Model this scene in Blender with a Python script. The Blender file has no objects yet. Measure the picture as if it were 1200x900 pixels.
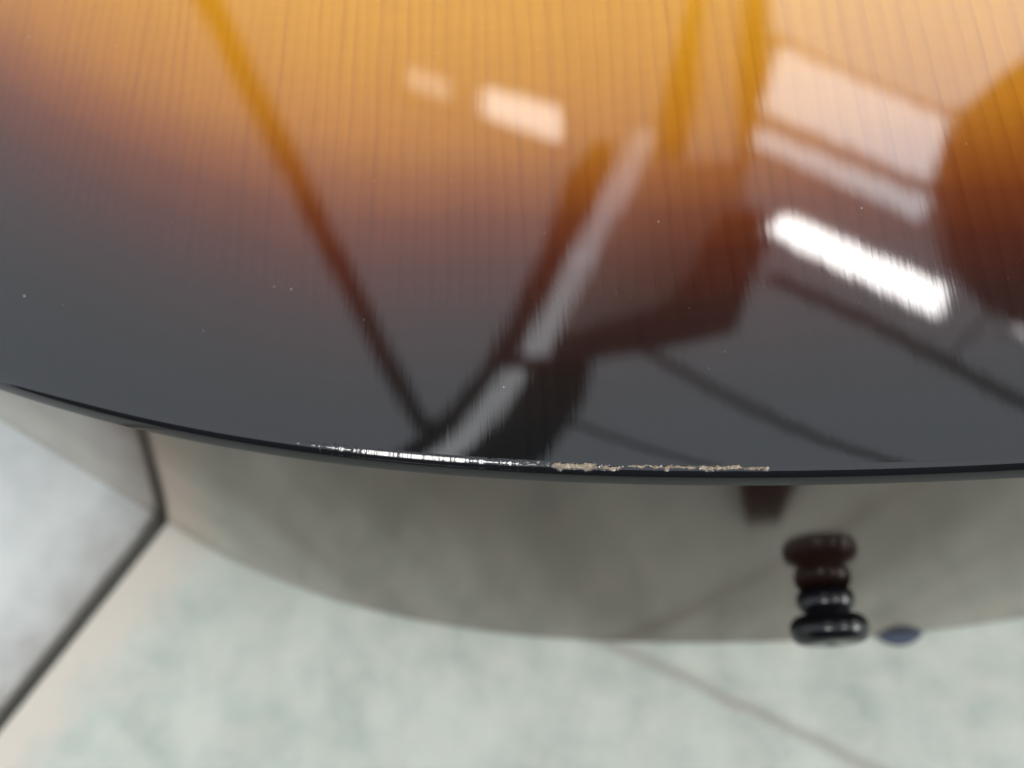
import bpy, math, random
import numpy as np
from mathutils import Vector

sc = bpy.context.scene
COL = sc.collection
rad = math.radians

# ------------------------------------------------------------------ camera
cam_d = bpy.data.cameras.new("camera")
cam = bpy.data.objects.new("camera", cam_d); COL.objects.link(cam)
cam.location = (-0.03253, -0.02462, 0.19543)
cam.rotation_euler = (0.38973, 0.07975, -0.01933)
cam_d.sensor_width = 36.0; cam_d.lens = 34.5
cam_d.clip_start = 0.005; cam_d.clip_end = 60
cam_d.dof.use_dof = True
cam_d.dof.focus_distance = 0.0865
cam_d.dof.aperture_fstop = 19.5
sc.camera = cam

# ------------------------------------------------------------------ ambient light of the workshop
w = bpy.data.worlds.new("World"); sc.world = w; w.use_nodes = True
bg = w.node_tree.nodes["Background"]
bg.inputs[0].default_value = (0.93, 1.0, 1.09, 1)
bg.inputs[1].default_value = 1.5

sc.view_settings.view_transform = 'Standard'
sc.view_settings.look = 'None'
sc.view_settings.exposure = 0.0
sc.view_settings.gamma = 1.0
sc.view_settings.use_curve_mapping = False
sc.render.engine = 'CYCLES'
sc.cycles.max_bounces = 5
sc.cycles.adaptive_threshold = 0.02
sc.cycles.use_denoising = True
sc.cycles.sample_clamp_indirect = 6.0

# ------------------------------------------------------------------ helpers
def srgb(r, g, b):
    f = lambda c: (c / 255 / 12.92) if c / 255 <= 0.04045 else ((c / 255 + 0.055) / 1.055) ** 2.4
    return (f(r), f(g), f(b), 1)

def mesh_obj(name, verts, faces, mat=None, parent=None, smooth=False):
    me = bpy.data.meshes.new(name)
    me.from_pydata([tuple(v) for v in verts], [], faces); me.update()
    if smooth:
        me.polygons.foreach_set("use_smooth", [True] * len(me.polygons))
    o = bpy.data.objects.new(name, me); COL.objects.link(o)
    if mat: me.materials.append(mat)
    if parent: o.parent = parent
    return o

def empty(name, loc=(0, 0, 0)):
    o = bpy.data.objects.new(name, None); COL.objects.link(o); o.location = loc
    o.empty_display_size = 0.02
    return o

def tag(o, label=None, cat=None, group=None, kind=None):
    if label: o["label"] = label
    if cat: o["category"] = cat
    if group: o["group"] = group
    if kind: o["kind"] = kind
    return o

class NT:
    """small node-tree builder"""
    def __init__(s, name):
        s.m = bpy.data.materials.new(name); s.m.use_nodes = True
        s.t = s.m.node_tree; s.b = s.t.nodes["Principled BSDF"]; s.out = s.t.nodes["Material Output"]
    def n(s, typ, **kw):
        nd = s.t.nodes.new(typ)
        for k, v in kw.items():
            if k.startswith("i_"):
                key = k[2:]; key = int(key) if key.isdigit() else key
                s.set(nd.inputs[key], v)
            else: setattr(nd, k, v)
        return nd
    def set(s, sock, v):
        if isinstance(v, bpy.types.NodeSocket): s.t.links.new(v, sock)
        else: sock.default_value = v
    def math(s, op, a, b=None, c=None, clamp=False):
        nd = s.t.nodes.new("ShaderNodeMath"); nd.operation = op; nd.use_clamp = clamp
        for i, v in enumerate((a, b, c)):
            if v is not None: s.set(nd.inputs[i], v)
        return nd.outputs[0]
    def ramp(s, fac, stops, interp='LINEAR'):
        nd = s.t.nodes.new("ShaderNodeValToRGB"); cr = nd.color_ramp; cr.interpolation = interp
        while len(cr.elements) > 1: cr.elements.remove(cr.elements[-1])
        cr.elements[0].position = stops[0][0]; cr.elements[0].color = stops[0][1]
        for p, c in stops[1:]:
            e = cr.elements.new(p); e.color = c
        s.set(nd.inputs[0], fac); return nd.outputs[0]
    def mix(s, fac, a, b, blend='MIX'):
        nd = s.t.nodes.new("ShaderNodeMix"); nd.data_type = 'RGBA'; nd.blend_type = blend
        s.set(nd.inputs[0], fac); s.set(nd.inputs[6], a); s.set(nd.inputs[7], b); return nd.outputs[2]
    def noise(s, vec, scale, detail=3, rough=0.5, dim='3D'):
        nd = s.t.nodes.new("ShaderNodeTexNoise"); nd.noise_dimensions = dim
        if vec is not None: s.set(nd.inputs["Vector"], vec)
        nd.inputs["Scale"].default_value = scale; nd.inputs["Detail"].default_value = detail
        nd.inputs["Roughness"].default_value = rough
        return nd.outputs[0]
    def mapping(s, vec, scale=(1, 1, 1), loc=(0, 0, 0), rot=(0, 0, 0)):
        nd = s.t.nodes.new("ShaderNodeMapping"); s.set(nd.inputs[0], vec)
        nd.inputs["Scale"].default_value = scale; nd.inputs["Location"].default_value = loc
        nd.inputs["Rotation"].default_value = rot; return nd.outputs[0]
    def coord(s): return s.t.nodes.new("ShaderNodeTexCoord").outputs["Object"]
    def bump(s, h, dist, strength=1.0, normal=None):
        nd = s.t.nodes.new("ShaderNodeBump"); nd.inputs["Distance"].default_value = dist
        nd.inputs["Strength"].default_value = strength; s.set(nd.inputs["Height"], h)
        if normal is not None: s.set(nd.inputs["Normal"], normal)
        return nd.outputs[0]
    def attr(s, name):
        nd = s.t.nodes.new("ShaderNodeAttribute"); nd.attribute_name = name; return nd.outputs["Fac"]
    def P(s, **kw):
        for k, v in kw.items(): s.set(s.b.inputs[k.replace("_", " ")], v)
        return s.m

def plain(name, col, rough=0.5, ior=1.5, spec=0.5, var=0.08, scale=40):
    t = NT(name); nz = t.noise(t.coord(), scale, 4)
    c = t.mix(nz, tuple(v * (1 - var) for v in col[:3]) + (1,), tuple(min(1, v * (1 + var)) for v in col[:3]) + (1,))
    t.P(Base_Color=c, Roughness=rough, IOR=ior, Specular_IOR_Level=spec); return t.m

def glow(name, col, strength):
    t = NT(name); t.P(Base_Color=(0.8, 0.8, 0.8, 1), Emission_Color=col, Emission_Strength=strength); return t.m

# ------------------------------------------------------------------ materials
# sunburst lacquered spruce: pigment depends on the distance from the rim (attribute 'rim', millimetres / 100)
def mat_top():
    t = NT("sunburst_spruce_lacquer"); co = t.coord()
    sep = t.n("ShaderNodeSeparateXYZ"); t.set(sep.inputs[0], co); X, Y = sep.outputs[0], sep.outputs[1]
    rim = t.attr("rim")
    wob = t.noise(co, 22, 2)
    rimw = t.math('ADD', rim, t.math('MULTIPLY', t.math('SUBTRACT', wob, 0.5), 0.03))
    ax0 = t.math('MAXIMUM', t.math('SUBTRACT', t.math('ABSOLUTE', X), 0.055), 0.0)   # the burst is sprayed wider on the cheeks
    rimw = t.math('SUBTRACT', rimw, t.math('ADD', t.math('ADD', t.math('MULTIPLY', ax0, 1.45), 0.006), t.math('MULTIPLY', t.math('MULTIPLY', t.math('SUBTRACT', 0.062, t.math('ABSOLUTE', X)), 20.0, clamp=True), 0.040)))
    burst = t.ramp(rimw, [(0.00, (0.005, 0.005, 0.005, 1)), (0.06, (0.009, 0.006, 0.005, 1)),
                          (0.13, (0.022, 0.008, 0.006, 1)), (0.19, (0.048, 0.011, 0.005, 1)),
                          (0.24, (0.092, 0.021, 0.005, 1)), (0.29, (0.175, 0.050, 0.006, 1)),
                          (0.345, (0.275, 0.097, 0.007, 1)), (0.42, (0.345, 0.136, 0.006, 1)),
                          (0.50, (0.395, 0.168, 0.007, 1)), (0.8, (0.44, 0.20, 0.009, 1))])
    # growth rings: dark late-wood lines parallel to the neck, spacing shrinking away from the centre joint
    drift = t.noise(t.mapping(co, (90, 14.0, 1)), 1.0, 4, 0.55)
    xw = t.math('ADD', X, t.math('MULTIPLY', t.math('SUBTRACT', drift, 0.5), 0.0040))
    ax = t.math('ABSOLUTE', xw)
    s = t.math('MAXIMUM', t.math('SUBTRACT', 1.95, t.math('MULTIPLY', ax, 9.5)), 0.7)
    ph = t.math('DIVIDE', t.math('LOGARITHM', s, 2.718281828), -0.0095)
    fr = t.math('FRACT', ph)
    line = t.math('POWER', fr, 3.0)
    sharp = t.math('SUBTRACT', 1.0, t.math('MULTIPLY', t.math('GREATER_THAN', fr, 0.965), 1.0))
    line = t.math('MULTIPLY', line, sharp)
    amp = t.noise(t.mapping(co, (900, 25, 1)), 1.0, 2)
    fib = t.noise(t.mapping(co, (2600, 45, 1)), 1.0, 2)
    dk = t.math('MULTIPLY', line, t.math('ADD', t.math('MULTIPLY', amp, 0.50), -0.10))
    silk = t.noise(t.mapping(co, (260, 900, 1)), 1.0, 2)
    band = t.noise(t.mapping(co, (130, 6, 1)), 1.0, 2)
    val = t.math('SUBTRACT', t.math('ADD', 0.80, t.math('ADD', t.math('MULTIPLY', fib, 0.18), t.math('ADD', t.math('MULTIPLY', silk, 0.10), t.math('MULTIPLY', band, 0.16)))), dk)
    comb = t.n("ShaderNodeCombineColor"); 
    t.set(comb.inputs[0], val); t.set(comb.inputs[1], t.math('POWER', val, 1.25)); t.set(comb.inputs[2], t.math('POWER', val, 1.5))
    col = t.mix(1.0, burst, comb.outputs[0], 'MULTIPLY')
    # lacquer that has sunk a little into the grain, plus a soft long-wave unevenness
    g1 = t.noise(t.mapping(co, (2300, 60, 1)), 1.0, 2)
    g2 = t.noise(t.mapping(co, (420, 60, 1)), 1.0, 0)
    peel = t.noise(co, 120, 0)
    hgt = t.math('ADD', t.math('ADD', t.math('MULTIPLY', g1, 1.15), t.math('MULTIPLY', g2, 3.3)), t.math('MULTIPLY', peel, 6.0))
    nb = t.bump(hgt, 0.000001)
    t.P(Base_Color=col, Roughness=0.5, Specular_IOR_Level=0.0, Coat_Weight=1.0, Coat_Roughness=0.035, Coat_IOR=1.52, Coat_Normal=nb)
    return t.m

def mat_side():
    t = NT("dark_brown_lacquered_side"); co = t.coord()
    nz = t.noise(t.mapping(co, (110, 110, 14)), 1.0, 3)
    col = t.mix(nz, (0.012, 0.004, 0.003, 1), (0.026, 0.010, 0.007, 1))
    wave = t.noise(t.mapping(co, (30, 30, 12)), 1.0, 1)
    fine = t.noise(t.mapping(co, (300, 300, 60)), 1.0, 2)
    nb = t.bump(wave, 0.00010); nb = t.bump(fine, 0.000004, 1.0, nb)
    smu = t.ramp(t.noise(t.mapping(co, (30, 30, 4), (0.55, 0, 0.0)), 1.0, 3, 0.55), [(0.36, (0, 0, 0, 1)), (0.62, (1, 1, 1, 1))])   # hazy polish marks
    # dark stained veneer under thick lacquer: mirror-like at a glancing view
    dif = t.n("ShaderNodeBsdfDiffuse"); t.set(dif.inputs[0], col)
    glo = t.n("ShaderNodeBsdfGlossy"); t.set(glo.inputs[0], t.mix(smu, (0.70, 0.65, 0.60, 1), (1.0, 0.95, 0.90, 1))); glo.inputs[1].default_value = 0.09; t.set(glo.inputs["Normal"], nb)
    fre = t.n("ShaderNodeFresnel"); fre.inputs[0].default_value = 1.50; t.set(fre.inputs["Normal"], nb)
    ms = t.n("ShaderNodeMixShader"); t.set(ms.inputs[0], fre.outputs[0]); t.set(ms.inputs[1], dif.outputs[0]); t.set(ms.inputs[2], glo.outputs[0])
    t.t.links.new(ms.outputs[0], t.out.inputs[0])
    return t.m

def mat_edge():
    t = NT("black_binding_with_chipped_lacquer"); co = t.coord()
    chip = t.attr("chip")
    nz = t.noise(t.mapping(co, (2300, 1100, 900)), 1.0, 4, 0.7)
    nz2 = t.noise(t.mapping(co, (700, 700, 700)), 1.0, 2)
    wood = t.ramp(nz, [(0.30, (0.03, 0.02, 0.013, 1)), (0.44, (0.12, 0.078, 0.04, 1)), (0.56, (0.29, 0.205, 0.115, 1)), (0.74, (0.45, 0.38, 0.29, 1))])
    fibre = t.noise(t.mapping(co, (7000, 1200, 900)), 1.0, 2)
    wood = t.mix(t.ramp(fibre, [(0.45, (0, 0, 0, 1)), (0.66, (0.85, 0.85, 0.85, 1))]), wood, (0.035, 0.022, 0.013, 1))
    wood = t.mix(t.math('MULTIPLY', nz2, 0.5), wood, (0.34, 0.32, 0.29, 1))
    m = t.math('MULTIPLY', t.math('SUBTRACT', t.math('ADD', chip, t.math('MULTIPLY', t.math('SUBTRACT', nz, 0.5), 1.1)), 0.46), 5.0, clamp=True)
    col = t.mix(m, (0.006, 0.006, 0.007, 1), wood)
    scr = t.noise(t.mapping(co, (2600, 420, 150)), 1.0, 2)
    nb = t.bump(t.math('MULTIPLY', scr, t.math('ADD', t.attr('wear'), 0.06)), 0.000042)
    t.P(Base_Color=col, Roughness=0.5, Specular_IOR_Level=0.0,
        Coat_Weight=t.math('SUBTRACT', 1.0, t.math('MULTIPLY', m, 0.9)), Coat_Roughness=t.math('ADD', 0.05, t.math('MULTIPLY', t.attr('wear'), 0.09)), Coat_IOR=1.52, Coat_Normal=nb)
    return t.m

def mat_slab(name, base, dark, warm, strip):
    t = NT(name); co = t.coord()
    n1 = t.noise(t.mapping(co, (1.25, 0.8, 1), (0.4, 0.2, 0), (0, 0, 0.5)), 62, 5, 0.6)
    n2 = t.noise(t.mapping(co, (1, 1.6, 1), (3, 1, 0), (0, 0, 0.6)), 110, 4, 0.62)
    n3 = t.noise(t.mapping(co, (1, 1, 1), (7, 2, 0)), 420, 4)
    f1 = t.ramp(n1, [(0.34, (0, 0, 0, 1)), (0.62, (1, 1, 1, 1))])
    f2 = t.ramp(n2, [(0.42, (0, 0, 0, 1)), (0.68, (1, 1, 1, 1))])
    col = t.mix(f1, dark, base)
    col = t.mix(t.math('MULTIPLY', f2, 0.55), col, warm)
    col = t.mix(t.math('MULTIPLY', n3, 0.12), col, (0.25, 0.26, 0.24, 1))
    # tinted strip beside the joint ('joint' = millimetres from the joint / 100), irregular inner border
    j = t.attr("joint")
    jw = t.math('ADD', j, t.math('MULTIPLY', t.math('SUBTRACT', t.noise(co, 130, 5, 0.65), 0.5), 0.20))
    m = t.ramp(jw, strip[1])
    col = t.mix(m, col, strip[0])
    if name.startswith("pale_green"):
        # hairline crack with grey-brown dirt
        sep = t.n("ShaderNodeSeparateXYZ"); t.set(sep.inputs[0], co); X, Y = sep.outputs[0], sep.outputs[1]
        wv = t.math('MULTIPLY', t.math('SUBTRACT', t.noise(co, 90, 2), 0.5), 0.0022)
        d = t.math('ADD', t.math('ADD', t.math('MULTIPLY', X, 0.4576), t.math('MULTIPLY', Y, 0.8892)), t.math('ADD', 0.01206, wv))
        k = t.math('SUBTRACT', 1.0, t.math('MULTIPLY', t.math('ABSOLUTE', d), 1 / 0.0021), clamp=True)
        col = t.mix(t.math('MULTIPLY', k, 0.6), col, (0.20, 0.18, 0.155, 1))
    nb = t.bump(n3, 0.0002)
    t.P(Base_Color=col, Roughness=0.55, Specular_IOR_Level=0.35, Normal=nb)
    return t.m

M_top, M_side, M_edge = mat_top(), mat_side(), mat_edge()
M_pin = plain("black_gloss_plastic", (0.004, 0.004, 0.005, 1), 0.14, spec=0.3, var=0.2)
M_steel = plain("blackened_steel", (0.020, 0.017, 0.016, 1), 0.6)
M_brown = plain("stained_timber", (0.62, 0.54, 0.50, 1), 0.7)
M_white = plain("white_enamel", (0.75, 0.76, 0.8, 1), 0.4)
M_joint = plain("dark_grout", (0.045, 0.055, 0.05, 1), 0.9)
M_blue = plain("navy_felt", (0.06, 0.072, 0.10, 1), 0.95, spec=0.1)
M_rubber = plain("black_rubber", (0.012, 0.011, 0.011, 1), 0.6)
M_mat = plain("dark_green_rubber", (0.018, 0.03, 0.028, 1), 0.7)
M_cab = plain("dark_painted_board", (0.012, 0.014, 0.016, 1), 0.6)
M_trunk = glow("dim_diffuser", (0.92, 0.95, 1.0, 1), 3.0)
M_dust = plain("dust", (0.8, 0.8, 0.8, 1), 0.9)

# ------------------------------------------------------------------ floor: two slabs either side of a dark joint
ja, jb = Vector((-0.1493, -0.0095)), Vector((-0.1219, 0.0290))
jd = (jb - ja).normalized(); jn = Vector((jd.y, -jd.x))      # jn points to the right-hand slab
HALF = 0.0018
fl = mesh_obj("floor", [(-3, -3, -0.006), (3, -3, -0.006), (3, 3, -0.006), (-3, 3, -0.006)], [(0, 1, 2, 3)], M_joint)
tag(fl, kind="structure")
def slab(side, mat, label):
    offs = [0, 0.0006, 0.002, 0.005, 0.01, 0.015, 0.02, 0.03, 0.05, 0.1, 0.3, 1.0, 2.6]
    alongs = [-2.6, -1.0, -0.4, -0.2] + list(np.linspace(-0.15, 0.25, 41)) + [0.3, 0.5, 1.0, 2.6]
    V, F, A = [], [], []
    rows = [(-0.0059, 0.0)] + [(-0.0006, 0.0)] + [(0.0, o) for o in offs[1:]]
    for z, o in rows:
        for a in alongs:
            p = ja + jd * a + jn * side * (HALF + o)
            V.append((p.x, p.y, z)); A.append(o * 10.0)
    n = len(alongs)
    for i in range(len(rows) - 1):
        for k in range(n - 1):
            q = (i * n + k, i * n + k + 1, (i + 1) * n + k + 1, (i + 1) * n + k)
            F.append(q if side < 0 else q[::-1])
    o = mesh_obj("slab", V, F, mat, fl)
    at = o.data.attributes.new("joint", 'FLOAT', 'POINT'); at.data.foreach_set("value", A)
    o["label"] = label
    return o
G = (0, 0, 0, 1); Wt = (1, 1, 1, 1); H5 = (0.5, 0.5, 0.5, 1)
slab(1, mat_slab("pale_green_stone", (0.43, 0.46, 0.402, 1), (0.305, 0.342, 0.298, 1), (0.49, 0.482, 0.42, 1),
     ((0.485, 0.44, 0.375, 1), [(0.0, Wt), (0.05, Wt), (0.15, G)])), "pale green mottled slab with beige border along the joint")
slab(-1, mat_slab("pale_grey_stone", (0.51, 0.525, 0.495, 1), (0.44, 0.455, 0.43, 1), (0.54, 0.55, 0.52, 1),
     ((0.285, 0.27, 0.25, 1), [(0.0, (0.9, 0.9, 0.9, 1)), (0.06, H5), (0.16, G)])), "pale grey slab left of the dark joint")

# ------------------------------------------------------------------ guitar body
D = 0.11
def tail_curve():
    pts = []; th = 0.0; x = y = 0.0; s = 0.0; ds = 0.00025
    while th < math.pi / 2:
        sk = min(s, 0.122)
        k = 2.2476 + 848.67356 * sk**2 - 42892.77855 * sk**4
        if s > sk: k += (8.2 - k) * min(1, (s - sk) / 0.05)
        pts.append((x, y)); x += math.cos(th) * ds; y += math.sin(th) * ds; th += k * ds; s += ds
    return pts
tc = tail_curve()
W0, Y0 = tc[-1]
def hermite(p0, t0, p1, t1, n):
    out = []
    for i in range(1, n + 1):
        u = i / n; a = 2*u**3 - 3*u*u + 1; b = u**3 - 2*u*u + u; c = -2*u**3 + 3*u*u; d = u**3 - u*u
        out.append((a*p0[0] + b*t0[0] + c*p1[0] + d*t1[0], a*p0[1] + b*t0[1] + c*p1[1] + d*t1[1]))
    return out
upper = hermite((W0, Y0), (0, 0.16), (0.128, Y0 + 0.155), (0, 0.16), 40)
upper += hermite((0.128, Y0 + 0.155), (0, 0.13), (0.147, Y0 + 0.27), (0, 0.13), 30)
upper += hermite((0.147, Y0 + 0.27), (0, 0.12), (0.0, Y0 + 0.345), (-0.22, 0), 50)
def thin(half):
    out = []; acc = 9; prev = None
    for i, p in enumerate(half):
        if prev is not None: acc += math.dist(p, prev)
        prev = p
        step = 0.0005 if p[0] < 0.02 else 0.004
        if acc >= step - 1e-9 or i == len(half) - 1: out.append(p); acc = 0
    return out
def thin_left(half):
    out = []; acc = 9; prev = None
    for i, p in enumerate(half):
        if prev is not None: acc += math.dist(p, prev)
        prev = p
        step = 0.0005 if (p[0] < 0.15 and p[1] < 0.08) else 0.004
        if acc >= step - 1e-9 or i == len(half) - 1: out.append(p); acc = 0
    return out
right = thin(tc + upper); left = [(-x, y) for x, y in thin_left(tc + upper)]
outl = np.array(left[::-1][:-1] + right[:-1])         # from neck end, down the left, tail at x=0, up the right; closed (neck end point included once)
# fine outline for the rim detail
NP = len(outl)
nxt = np.roll(outl, -1, 0); prv = np.roll(outl, 1, 0)
tan = nxt - prv; tan /= np.linalg.norm(tan, axis=1)[:, None]
inn = np.stack([-tan[:, 1], tan[:, 0]], 1)            # inward normal (curve runs counter-clockwise)

def roll(u):                                          # lacquered top falls away gently towards the rim
    return 0.00006 * math.exp(-u / 0.0019) + 0.00005 * math.exp(-u / 0.014)
# rim profile: a small fillet, then a long soft roll into the side
A1 = rad(60); RA = 0.0012; RB = 0.0045; A2 = rad(74)
UF = RB * (math.sin(A2) - math.sin(A1))
UC = UF + RA * math.sin(A1); ZT = D - roll(UC); ZF = ZT - RA * (1 - math.cos(A1)); ZE = ZF - RB * (math.cos(A1) - math.cos(A2))
ZEND = ZE
guitar = empty("acoustic_guitar", (0, 0, 0))
tag(guitar, "glossy sunburst acoustic guitar body lying on its back on the pale floor", "guitar")

def loft(name, rings, mat, closed=True, cap=None, attrs=None):
    n = len(rings[0]); V = [v for r in rings for v in r]; F = []
    m = n if closed else n - 1
    for i in range(len(rings) - 1):
        for k in range(m):
            k2 = (k + 1) % n
            F.append((i * n + k, i * n + k2, (i + 1) * n + k2, (i + 1) * n + k))
    if cap: F.append(tuple(range((len(rings) - 1) * n, len(rings) * n)))
    o = mesh_obj(name, V, F, mat, guitar, smooth=True)
    if attrs:
        for an, vals in attrs.items():
            at = o.data.attributes.new(an, 'FLOAT', 'POINT'); at.data.foreach_set("value", vals)
    return o

# soundboard
us = [UC, 0.0019, 0.0022, 0.0027, 0.0033, 0.0040, 0.0050, 0.0062, 0.0077, 0.0095, 0.012, 0.015, 0.019, 0.024, 0.030]
rings, rimv = [], []
for u in us:
    p = outl + inn * u
    rings.append([(a, b, D - roll(u)) for a, b in p]); rimv += [u * 10] * NP
base = outl + inn * us[-1]
spine = np.stack([np.zeros(NP), np.clip(base[:, 1], 0.16, 0.36)], 1)
for tt in [0.06, 0.12, 0.19, 0.27, 0.36, 0.46, 0.57, 0.70, 0.85, 1.0]:
    p = base * (1 - tt) + spine * tt
    dd = np.array([np.hypot(outl[::3, 0] - a, outl[::3, 1] - b).min() for a, b in p])
    rings.append([(a, b, D - roll(d)) for (a, b), d in zip(p, dd)]); rimv += list(dd * 10)
loft("soundboard", rings, M_top, attrs={"rim": rimv})

# side
zs = [ZEND, D - 0.006, D - 0.012, D - 0.02] + list(np.linspace(D - 0.03, 0.006, 12)) + [0.004, 0.0035]
def bow(z):
    return 0.0
loft("side", [[(a, b, z) for a, b in outl + inn * bow(z)] for z in zs][::-1], M_side)
# back with its own rounded rim, resting a hair above the floor on felt pads
Z0 = 0.0015
bk = []
for i in range(9):
    a = i / 8 * math.pi / 2; r = 0.002
    bk.append([(x, y, Z0 + r - r * math.sin(a)) for x, y in outl + inn * (r - r * math.cos(a))])
loft("back", bk, M_side, cap=True)

# rim / binding with the chipped lacquer
rng = random.Random(4)
fine = []
for i in range(NP):
    a = outl[i]; b = outl[(i + 1) % NP]
    vis = (-0.073 < a[0] < -0.012 and a[1] < 0.05)
    k = 5 if vis else 1
    for j in range(k): fine.append(a + (b - a) * j / k)
fine = np.array(fine); NF = len(fine)
ft = np.roll(fine, -1, 0) - np.roll(fine, 1, 0); ft /= np.linalg.norm(ft, axis=1)[:, None]
fi = np.stack([-ft[:, 1], ft[:, 0]], 1)
def vnoise(x, seed):
    i = math.floor(x); f = x - i; f = f * f * (3 - 2 * f)
    h = lambda n: (math.sin(n * 127.1 + seed * 311.7) * 43758.5453) % 1.0
    return h(i) * (1 - f) + h(i + 1) * f
# (x from, x to, profile from, profile to, depth mm, strength): places along the rim where the lacquer is knocked off
CH = [(-38.6, -37.4, .08, .22, .03, .6), (-37.0, -35.5, .10, .24, .03, .6),
      (-35.3, -31.0, .06, .38, .12, 1.1), (-31.6, -28.9, .16, .36, .07, .85),
      (-28.6, -25.6, .05, .15, .03, .8), (-26.4, -22.4, .07, .24, .08, .95), (-23.0, -20.2, .08, .28, .06, .8),
      (-20.8, -17.2, .07, .25, .08, .9), (-17.8, -15.7, .12, .25, .04, .85)]
NPR = 34
prof = []
for i in range(NPR):
    v = i / (NPR - 1)
    if v < 0.7:
        a = v / 0.7 * A1
        prof.append((UC - RA * math.sin(a), ZT - RA * (1 - math.cos(a)), math.sin(a), math.cos(a)))
    else:
        f = (v - 0.7) / 0.3
        a = A1 + (A2 - A1) * f
        prof.append((UF - RB * (math.sin(a) - math.sin(A1)), ZF - RB * (math.cos(A1) - math.cos(a)), math.sin(a), math.cos(a)))
chip = np.zeros((NPR, NF)); dep = np.zeros((NPR, NF)); wear = np.zeros((NPR, NF))
for k in range(NF):
    xm = fine[k][0] * 1000
    if not (-80 < xm < 5 and fine[k][1] < 0.05): continue
    for ci, (x0, x1, v0, v1, dm, st) in enumerate(CH):
        e = 0.25 * (vnoise(xm * 7, ci) - 0.5)
        if x0 - 0.3 < xm < x1 + 0.3:
            lo = v0 + 0.10 * (vnoise(xm * 2.2, 10 + ci) - 0.5) + 0.08 * (vnoise(xm * 9, 20 + ci) - 0.5)
            hi = v1 + 0.16 * (vnoise(xm * 2.0, 30 + ci) - 0.5) + 0.12 * (vnoise(xm * 8, 40 + ci) - 0.5)
            edge = min((xm - x0 + e + .15) / 0.7, (x1 - xm + e + .15) / 0.7, 1)
            if edge <= 0: continue
            mid = lo + (hi - lo) * (0.25 + 0.5 * vnoise(ci * 3.7, 5)); lo = mid + (lo - mid) * edge; hi = mid + (hi - mid) * edge
            edge = min(1, edge * 2.5) * (0.62 + 0.5 * vnoise(xm * 3.1, 90 + ci))
            for i in range(NPR):
                v = i / (NPR - 1)
                g = min(1, max(0, (v - lo) / 0.04 + 0.5)) * min(1, max(0, (hi - v) / 0.04 + 0.5)) * edge
                if g > 0:
                    c = g * st; chip[i, k] = max(chip[i, k], c)
                    dep[i, k] = max(dep[i, k], g * dm * 1e-3 * (0.55 + 0.8 * vnoise(xm * 5 + i * 0.9, 50 + ci)))
    # rim rubbed to a small flat facet, with nicks, left of the chips
    if -61 < xm < -35.5:
        fade = min(1, (xm + 61) / 6, (-35.5 - xm) / 1.5)
        dens = fade * (0.85 if -53 < xm < -43 else 0.52)
        nick = vnoise(xm * 4.3, 71) * 0.6 + vnoise(xm * 11, 73) * 0.4
        amt = min(1, max(0, (dens - nick) * 4 + 0.3))
        a0, a1 = rad(10), rad(31); am = (a0 + a1) / 2
        for i in range(NPR):
            v = i / (NPR - 1); a = v / 0.7 * A1
            if a0 < a < a1:
                dep[i, k] = max(dep[i, k], RA * (math.cos(a - am) - math.cos(a0 - am)) / 1.0 * amt)
            if v < 0.6: wear[i, k] = amt
rr = []
for i, (u, z, ns, nc) in enumerate(prof):
    p = fine + fi * u
    rr.append([(p[k][0] + fi[k][0] * dep[i, k] * ns, p[k][1] + fi[k][1] * dep[i, k] * ns, z - dep[i, k] * nc) for k in range(NF)])
loft("binding", rr[::-1], M_edge, attrs={"chip": list(chip[::-1].ravel()), "wear": list(wear[::-1].ravel())})

# end pin, a turned button on the centre line
def lathe(name, prof, mat, parent, n=48):
    V, F = [], []
    for h, r in prof:
        for k in range(n):
            a = 2 * math.pi * k / n; V.append((r * math.cos(a), -h, r * math.sin(a)))
    for i in range(len(prof) - 1):
        for k in range(n):
            F.append((i*n + k, (i+1)*n + k, (i+1)*n + (k+1) % n, i*n + (k+1) % n))
    F.append(tuple(range((len(prof) - 1) * n, len(prof) * n)))
    return mesh_obj(name, V, F, mat, parent, smooth=True)
pp = [(-0.002, 0.0036), (0.0002, 0.0037)]
for i in range(13):                                   # inner ring
    a = -math.pi/2 + math.pi * i / 12
    pp.append((0.0021 + 0.0019 * math.sin(a), 0.0033 + 0.0016 * max(0, math.cos(a)) ** 0.8))
pp.append((0.0043, 0.0031))
for i in range(17):                                   # button
    a = -math.pi/2 + math.pi * i / 16
    pp.append((0.0066 + 0.0022 * math.sin(a), 0.0044 + 0.0022 * max(0, math.cos(a)) ** 0.85))
pp += [(0.00885, 0.0042), (0.0089, 0.0036), (0.00885, 0.002), (0.0088, 0.0005)]
pin = lathe("end_pin", pp, M_pin, guitar); pin.location = (0.0, 0.0002, 0.0564); pin.scale = (0.80, 0.86, 0.80)
pin["label"] = "black turned end pin on the side"

# ------------------------------------------------------------------ felt pads under the back
def disc(name, r, h, mat, loc, n=40):
    V, F = [], []
    for z, q in ((0.0, r), (h * 0.75, r), (h, r * 0.96)):
        for k in range(n):
            a = 2*math.pi*k/n; V.append((q*math.cos(a), q*math.sin(a), z))
    for i in range(2):
        for k in range(n): F.append((i*n+k, i*n+(k+1) % n, (i+1)*n+(k+1) % n, (i+1)*n+k))
    F.append(tuple(range(2*n, 3*n)))
    o = mesh_obj(name, V, F, mat); o.location = loc; return o
tag(disc("felt_pad", 0.0055, 0.0014, M_blue, (0.0258, 0.0044, 0.0001)),
    "dark blue round felt pad peeking out under the guitar rim right of the end pin", "pad")

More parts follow.
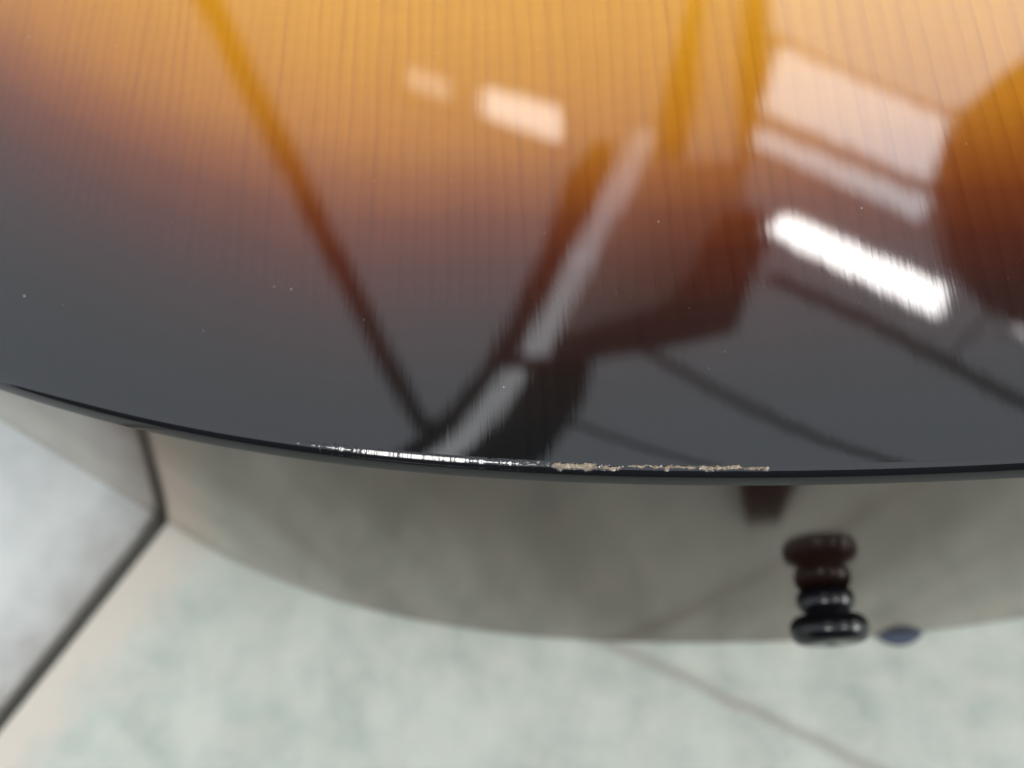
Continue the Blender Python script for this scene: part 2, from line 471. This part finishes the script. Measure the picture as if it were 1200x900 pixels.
# ------------------------------------------------------------------ things overhead and around, seen only as reflections
def prism(name, poly, z, th, mat, parent=None):
    n = len(poly)
    V = [(x, y, z) for x, y in poly] + [(x, y, z + th) for x, y in poly]
    F = [tuple(range(n))[::-1], tuple(range(n, 2*n))] + [(i, (i+1) % n, n + (i+1) % n, n + i) for i in range(n)]
    return mesh_obj(name, V, F, mat, parent)
def bar(name, a, b, w, mat, parent=None, n=10, w2=None):
    a, b = Vector(a), Vector(b); d = (b - a).normalized()
    u = d.orthogonal().normalized(); v = d.cross(u); V, F = [], []
    for p, r in ((a, w), (b, w2 or w)):
        for k in range(n):
            t = 2*math.pi*k/n; V.append(p + u*r*math.cos(t) + v*r*math.sin(t))
    for k in range(n): F.append((k, (k+1) % n, n+(k+1) % n, n+k))
    F += [tuple(range(n))[::-1], tuple(range(n, 2*n))]
    return mesh_obj(name, V, F, mat, parent, smooth=False)

tag(bar("roof_brace", (-0.225, 0.359, 3.68), (-0.727, 1.438, 1.4), 0.027, M_steel),
    "thin dark roof brace mirrored as the straight diagonal line on the left", "brace")
tag(prism("roof_beam", [(-0.93, 0.20), (-0.56, 0.745), (-0.315, 1.072), (-0.24, 1.203), (-0.105, 1.509), (-0.046, 1.702), (0.054, 1.853), (0.125, 1.848), (0.102, 1.723), (-0.044, 1.431), (-0.186, 1.14), (-0.254, 1.069), (-0.459, 0.748), (-0.82, 0.20)][::-1], 2.6, 0.12, M_steel),
    "dark steel beam mirrored to the left of the pale strip", "beam")
tag(prism("timber_panel", [(-0.119, 1.159), (0.023, 1.455), (0.17, 1.729), (0.243, 1.859), (0.331, 1.79), (0.516, 1.774), (0.50, 1.52), (0.40, 1.30), (0.25, 1.19), (0.009, 1.226)][::-1], 2.65, 0.05, M_brown),
    "brown timber panel mirrored between the pale strip and the bright lamp", "panel")
tag(prism("roof_beam", [(0.505, 1.739), (0.524, 1.963), (0.579, 2.374), (0.61, 2.557), (0.672, 2.551), (0.642, 2.368), (0.616, 2.022), (0.521, 1.738)][::-1], 2.6, 0.1, M_steel),
    "short brown beam mirrored at the top edge left of the skylight", "beam")
tag(prism("roof_beam", [(0.238, 1.862), (0.41, 2.438), (0.461, 2.624), (0.49, 2.621), (0.458, 2.434), (0.389, 1.98), (0.331, 1.795)][::-1], 2.62, 0.1, M_steel),
    "dark slanting beam mirrored right of the pale strip at the top", "beam")
tag(prism("bent_bracket", [(-0.213, 1.066), (-0.183, 1.117), (0.229, 1.238), (0.324, 1.365), (0.4, 1.518), (0.514, 1.539), (0.555, 1.463), (0.416, 1.147), (0.171, 1.108), (-0.021, 1.082)][::-1], 2.55, 0.04, M_steel),
    "dark bent bracket mirrored as a hooked shape left of the bright lamp", "bracket")
tag(prism("gusset_plate", [(-0.72, 0.25), (-0.405, 0.755), (-0.183, 1.075), (0.016, 1.113), (-0.015, 0.978), (-0.105, 0.806), (-0.36, 0.25)][::-1], 2.6, 0.02, M_steel),
    "dark triangular gusset plate mirrored near the rim below the bracket", "plate")
for poly, lab in [
    ([(0.181, 1.817), (0.102, 1.654), (0.161, 1.629), (0.239, 1.797)], "topmost"),
    ([(0.097, 1.649), (-0.038, 1.383), (0.025, 1.379), (0.159, 1.635)], "second from the top"),
    ([(-0.044, 1.369), (-0.18, 1.095), (-0.114, 1.091), (0.019, 1.365)], "third from the top"),
    ([(-0.233, 1.036), (-0.78, 0.22), (-0.70, 0.22), (-0.172, 1.033)], "nearest the rim")]:
    tag(prism("light_trunking", poly, 2.5, 0.05, M_trunk), "dimly lit light trunking, %s of the mirrored diagonal strip" % lab, "light", "lengths of light trunking")

for nm, pts, r, lab in [("hanging_cable", [(0.034, 1.214), (0.174, 1.112), (0.264, 1.041), (0.483, 0.885), (1.35, 0.28)], 0.013, "dark cable mirrored from the bracket down to the rim"),
                    ("hanging_cable", [(0.536, 1.337), (0.865, 1.126), (1.164, 0.894), (1.85, 0.33)], 0.018, "dark cable mirrored right below the bright lamp"),
                    ("hanging_cable", [(-0.124, 0.932), (0.06, 0.828), (0.9, 0.33)], 0.009, "short thin dark cable mirrored close to the chipped rim")]:
    e = empty(nm, (pts[0][0], pts[0][1], 2.6)); tag(e, lab, "cable", "dark overhead cables")
    for a, b in zip(pts[:-1], pts[1:]):
        o = bar("cable_run", (*a, 2.6), (*b, 2.6), r, M_steel, None, 8); o.parent = e
        o.location = (-pts[0][0], -pts[0][1], -2.6)

def lamp(name, poly, z, col, strength, label, cat="lamp", group=None, fr=0.03):
    cx = sum(p[0] for p in poly) / len(poly); cy = sum(p[1] for p in poly) / len(poly)
    e = empty(name, (cx, cy, z)); tag(e, label, cat, group)
    pl = [(x - cx, y - cy) for x, y in poly]
    area = sum(pl[i][0]*pl[(i+1) % len(pl)][1] - pl[(i+1) % len(pl)][0]*pl[i][1] for i in range(len(pl)))
    if area < 0: pl = pl[::-1]
    big = []
    for x, y in pl:
        l = math.hypot(x, y); big.append((x * (1 + fr / l), y * (1 + fr / l)))
    prism("housing", big, 0.012, 0.05, M_white, e)
    prism("diffuser", pl, 0.0, 0.01, glow(name + "_light", col, strength), e)
    return e
SL = "strip lamps overhead"; SK = "skylights overhead"
lamp("strip_lamp", [(0.538, 1.434), (0.59, 1.482), (0.985, 1.215), (0.952, 1.134)], 2.5, (1, 0.98, 0.95, 1), 34, "bright white strip lamp mirrored right of the bent bracket", group=SL)
lamp("strip_lamp", [(-0.282, 2.009), (-0.046, 1.905), (-0.05, 1.791), (-0.283, 1.912)], 2.5, (1, 0.97, 0.92, 1), 10, "small strip lamp mirrored in the amber area at the top centre", group=SL)
lamp("strip_lamp", [(-0.522, 2.11), (-0.393, 2.042), (-0.393, 1.966), (-0.521, 2.036)], 2.5, (1, 0.95, 0.9, 1), 4, "faint strip lamp mirrored left of the small one", group=SL)
lamp("strip_lamp", [(1.161, 1.147), (1.254, 1.083), (1.243, 1.033), (1.149, 1.091)], 2.5, (1, 0.98, 0.95, 1), 30, "strip lamp mirrored at the right edge below the dark shade", group=SL)
lamp("strip_lamp", [(-1.08, -1.12), (-0.38, -1.12), (-0.38, -0.84), (-1.08, -0.84)], 2.6, (1, 0.98, 0.95, 1), 40, "long strip lamp glinting along the rim left of the chips", group=SL)
lamp("strip_lamp", [(1.3, -0.9), (1.9, -0.9), (1.9, -0.60), (1.3, -0.60)], 2.6, (1, 0.98, 0.95, 1), 40, "strip lamp glinting on the right shoulder of the end pin", group=SL)
lamp("skylight", [(0.701, 2.255), (0.612, 2.017), (1.095, 1.695), (1.183, 1.921)], 2.7, (0.86, 0.95, 1.0, 1), 8.0, "wide bright skylight mirrored above the strip lamp", "skylight", SK, 0.01)
lamp("skylight", [(0.554, 1.965), (0.526, 1.906), (1.04, 1.558), (1.073, 1.629)], 2.7, (0.86, 0.95, 1, 1), 7.0, "narrow skylight mirrored just below the wide one", "skylight", SK, 0.01)
lamp("skylight", [(0.739, 2.739), (0.695, 2.374), (0.941, 2.187), (1.215, 2.007), (1.736, 2.049), (1.875, 2.622)], 2.75, (0.82, 0.93, 1, 1), 3.6, "large pale skylight mirrored in the upper right corner", "skylight", SK, 0.01)

win = empty("window", (2.3, -0.45, 0.45)); tag(win, "bright window glinting on the right side of the end pin", "window")
def xprism(name, y0, y1, z0, z1, x0, x1, mat, par):
    V = [(x, y, z) for x in (x0, x1) for y in (y0, y1) for z in (z0, z1)]
    return mesh_obj(name, V, [(0,1,3,2),(4,6,7,5),(0,4,5,1),(2,3,7,6),(0,2,6,4),(1,5,7,3)], mat, par)
M_win = glow("window_light", (1, 0.99, 0.97, 1), 14)
for a in (-0.46, 0.02):
    xprism("pane", a, a + 0.44, 0, 0.9, 0.0, 0.01, M_win, win)
xprism("frame", -0.52, 0.52, -0.06, 0.96, 0.012, 0.05, M_white, win)

# dark cabinet added in place of a person, to blacken the rounded rim
cab = empty("added_dark_cabinet", (-0.1, -0.72, 0)); tag(cab, "added dark cabinet standing in for a person behind the viewpoint, mirrored as the black line of the rim", "cabinet")
def box(name, c, d, mat, parent):
    x, y, z = c; a, b, h = d[0]/2, d[1]/2, d[2]/2
    V = [(x+i*a, y+j*b, z+k*h) for i in (-1, 1) for j in (-1, 1) for k in (-1, 1)]
    return mesh_obj(name, V, [(0,1,3,2),(4,6,7,5),(0,4,5,1),(2,3,7,6),(0,2,6,4),(1,5,7,3)], mat, parent)
box("carcass", (0, 0, 0.40), (1.7, 0.35, 0.80), M_cab, cab)
for sx in (-1, 1):
    d = box("door", (sx * 0.424, 0.1855, 0.41), (0.84, 0.02, 0.74), M_cab, cab)
    box("handle", (sx * 0.05, 0.206, 0.5), (0.012, 0.02, 0.12), M_steel, d)
# small black wedge added out of frame to mirror a dark patch
wx, wy = 0.003, -0.0318
V = [(wx-.0080, wy-.008, 0), (wx+.0086, wy-.008, 0), (wx+.0018, wy+.0074, 0), (wx-.0048, wy+.0074, 0),
     (wx-.0080, wy-.008, .012), (wx+.0086, wy-.008, .012), (wx+.0018, wy+.0074, .0006), (wx-.0048, wy+.0074, .0006)]
tag(mesh_obj("added_wedge", V, [(3,2,1,0),(4,5,6,7),(0,1,5,4),(1,2,6,5),(2,3,7,6),(3,0,4,7)], M_rubber),
    "added black rubber wedge, out of view, mirrored as the dark patch on the side left of the end pin", "wedge")

# added round dark shade for the dark mirror shape at the right edge
n = 40; ps = [(0.0, 0.02)] + [(0.36 * (1 - math.cos(a)), 0.325 * math.sin(a)) for a in np.linspace(0.1, math.pi * 0.62, 18)]
sh = empty("added_round_dome", (1.11, 1.16, 1.6)); tag(sh, "large round dark added shade mirrored at the right edge", "added shade")
V = [(r * math.cos(2*math.pi*k/n), r * math.sin(2*math.pi*k/n), h) for h, r in ps for k in range(n)]
F = [(i*n+k, i*n+(k+1) % n, (i+1)*n+(k+1) % n, (i+1)*n+k) for i in range(len(ps)-1) for k in range(n)] + [tuple(range(n))[::-1]]
mesh_obj("dome", V, F, M_steel, sh, smooth=True)
bar("cord", (0, 0, 0.3), (0, 0, 1.3), 0.006, M_steel, sh)

# ------------------------------------------------------------------ dust specks on the lacquer
rng = random.Random(11); V, F = [], []
def speck(x, y, s, a, el):
    b = len(V); z = D - roll(0.05)
    for k in range(5):
        t = 2*math.pi*k/5 + a; V.append((x + s*el*math.cos(t)*math.cos(a) - s*math.sin(t)*math.sin(a), y + s*el*math.cos(t)*math.sin(a) + s*math.sin(t)*math.cos(a), z - 0.00012))
    V.append((x, y, z + s * 0.8))
    for k in range(5): F.append((b+k, b+(k+1) % 5, b+5))
for i in range(170):
    x = rng.uniform(-0.13, 0.02); y = rng.uniform(0.004, 0.06)
    if y < 0.004 + 1.4 * x * x + 0.004: continue
    speck(x, y, rng.choice([0.00003, 0.00004, 0.00004, 0.00006, 0.0001]), rng.uniform(0, 3), rng.uniform(0.6, 1.8))
tag(mesh_obj("dust", V, F, M_dust), "tiny white dust specks on the dark lacquer", "dust", kind="stuff")
